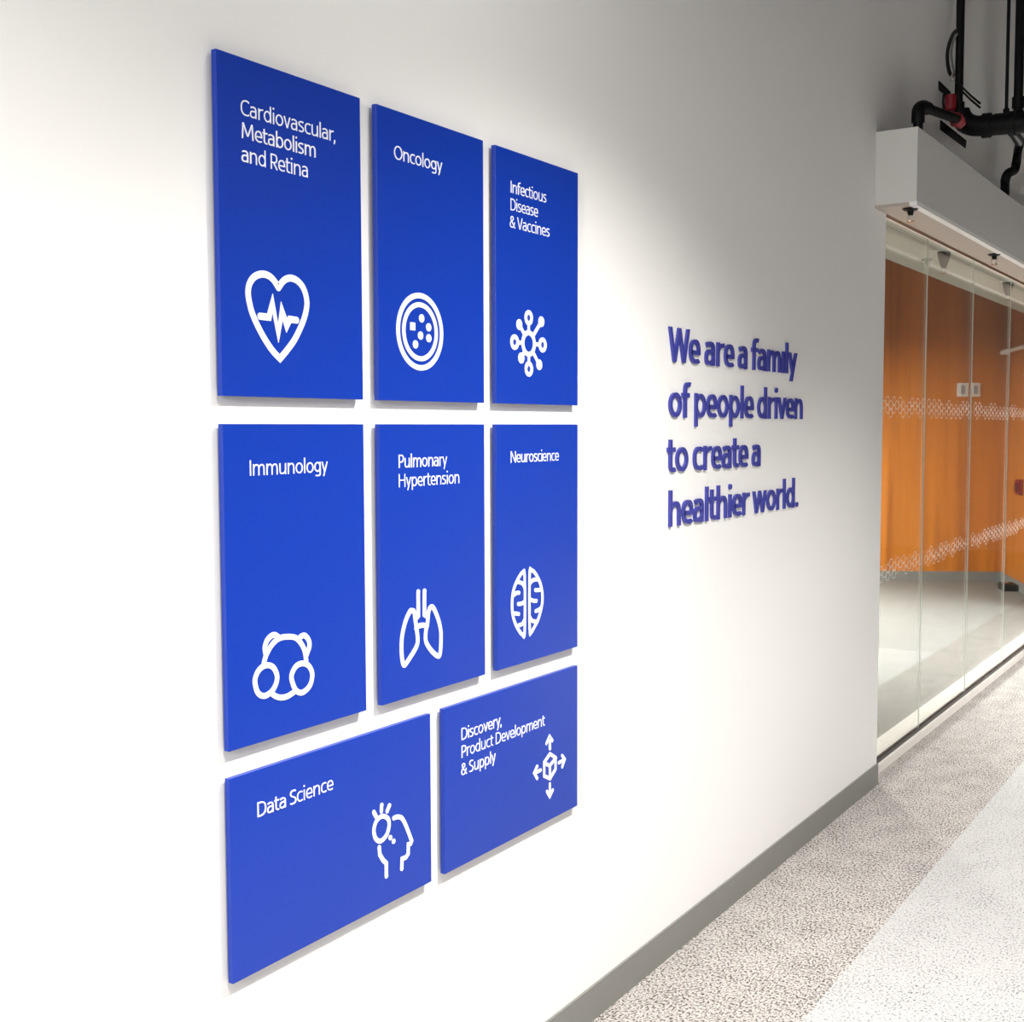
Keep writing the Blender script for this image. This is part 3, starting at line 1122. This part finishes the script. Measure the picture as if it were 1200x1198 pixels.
O2 = (0.12, 7.6, 2.915)
t = thing('sprinkler_pipework', 'black level pipe with a riser and dangling flexible hose at the upper right edge', 'pipe', O2)
pipe('riser', [(0.155, 7.6, 3.42), (0.155, 7.6, 4.7)], 0.026, M_BLACK, t, O2)
pipe('riser_coupling', [(0.155, 7.6, 3.46), (0.155, 7.6, 3.52)], 0.034, M_BLACK, t, O2)
pipe('level_pipe', [(0.03, 7.6, 3.40), (0.55, 7.6, 3.375)], 0.045, M_BLACK, t, O2)
pipe('clamp', [(0.14, 7.6, 3.395), (0.18, 7.6, 3.393)], 0.054, M_BLACK, t, O2)
pts = bend([(0.14, 7.76, 3.30), (0.125, 7.78, 3.25), (0.12, 7.775, 3.19), (0.12, 7.72, 3.135), (0.12, 7.56, 3.09), (0.12, 7.48, 3.04), (0.12, 7.475, 2.99), (0.12, 7.475, 2.915)], 16)
hs = pipe('flexible_hose', pts, [0.023 + 0.003 * (i % 2) for i in range(len(pts))], M_BLACK, t, O2, 14)
fe = pipe('end_fitting', [(0.09, 7.60, 3.375), (0.12, 7.68, 3.335), (0.14, 7.76, 3.30)], [0.024, 0.026, 0.030], plain('tarnished steel', (0.10, 0.10, 0.10), 0.4, metal=0.8), hs, O2, 14)
fe['label'] = 'tarnished steel hose fitting'
O3 = (0.075, 7.75, 3.40)
t = thing('threaded_rod', 'thin black vertical rod between the two thick risers', 'rod', O3)
pipe('rod', [(0.078, 7.67, 3.44), (0.078, 7.67, 4.7)], 0.010, M_BLACK, t, O3)
pipe('nut', [(0.078, 7.67, 3.46), (0.078, 7.67, 3.48)], 0.018, M_BLACK, t, O3)
# strut channel running down and away under the pipes
t = thing('strut_bracket', 'sloping black bracket under the red coupling above the header', 'bracket', (0.055, 6.50, 3.118))
bm = BM()
for dx in (-0.012, 0.012):
    q = [(-0.072, 0.086), (0.070, -0.045), (0.066, -0.085), (-0.072, 0.035)]
    a = [bm.verts.new((x, dx - 0.002, z)) for x, z in q]
    b = [bm.verts.new((x, dx + 0.002, z)) for x, z in q]
    bm.faces.new(a); bm.faces.new(b[::-1])
    for i in range(4):
        bm.faces.new((a[i], a[(i + 1) % 4], b[(i + 1) % 4], b[i]))
obj('side_plate', bm, M_BLACK, t)
bm = BM()
q = [(-0.072, 0.086), (0.070, -0.045), (0.069, -0.053), (-0.072, 0.076)]
a = [bm.verts.new((x, -0.014, z)) for x, z in q]
b = [bm.verts.new((x, 0.014, z)) for x, z in q]
bm.faces.new(a); bm.faces.new(b[::-1])
for i in range(4):
    bm.faces.new((a[i], a[(i + 1) % 4], b[(i + 1) % 4], b[i]))
obj('top_plate', bm, M_BLACK, t)
# loop of conduit and thin cables by the riser
t = thing('conduit_loop', 'loop of thin dark conduit left of the thick riser', 'conduit', (0.05, 6.45, 3.36))
bm = BM()
tube(bm, bend([(0.03, 0, 0.245), (0.012, 0, 0.225), (-0.008, 0, 0.17), (-0.012, 0, 0.11), (-0.002, 0, 0.05), (0.018, 0, 0.012)]), 0.009, 10)
obj('outer_cable', bm, M_BLACK, t, True)
bm = BM()
tube(bm, bend([(0.03, 0.02, 0.235), (0.008, 0.02, 0.19), (0.004, 0.02, 0.12), (0.02, 0.02, 0.03)]), 0.005, 10)
obj('inner_cable', bm, plain('grey cable', (0.12, 0.12, 0.12), 0.4), t, True)
bm = BM()
tube(bm, [(0.016, 0, 0.0), (0.016, 0, 0.02), (0.018, 0, 0.035)], [0.012, 0.014, 0.009], 12)
obj('connector', bm, M_CHROME, t, True)
t = thing('thin_cable', 'pair of thin black cables slanting down from the riser to the level pipe', 'cable', (0.12, 6.45, 3.2))
for dz in (0, -0.02):
    bm = BM()
    tube(bm, [(-0.03, -0.02, 0.148 + dz), (0.04, -0.02, 0.07 + dz), (0.085, -0.02, 0.025 + dz)], 0.005, 8)
    obj('cable', bm, M_BLACK, t, True)
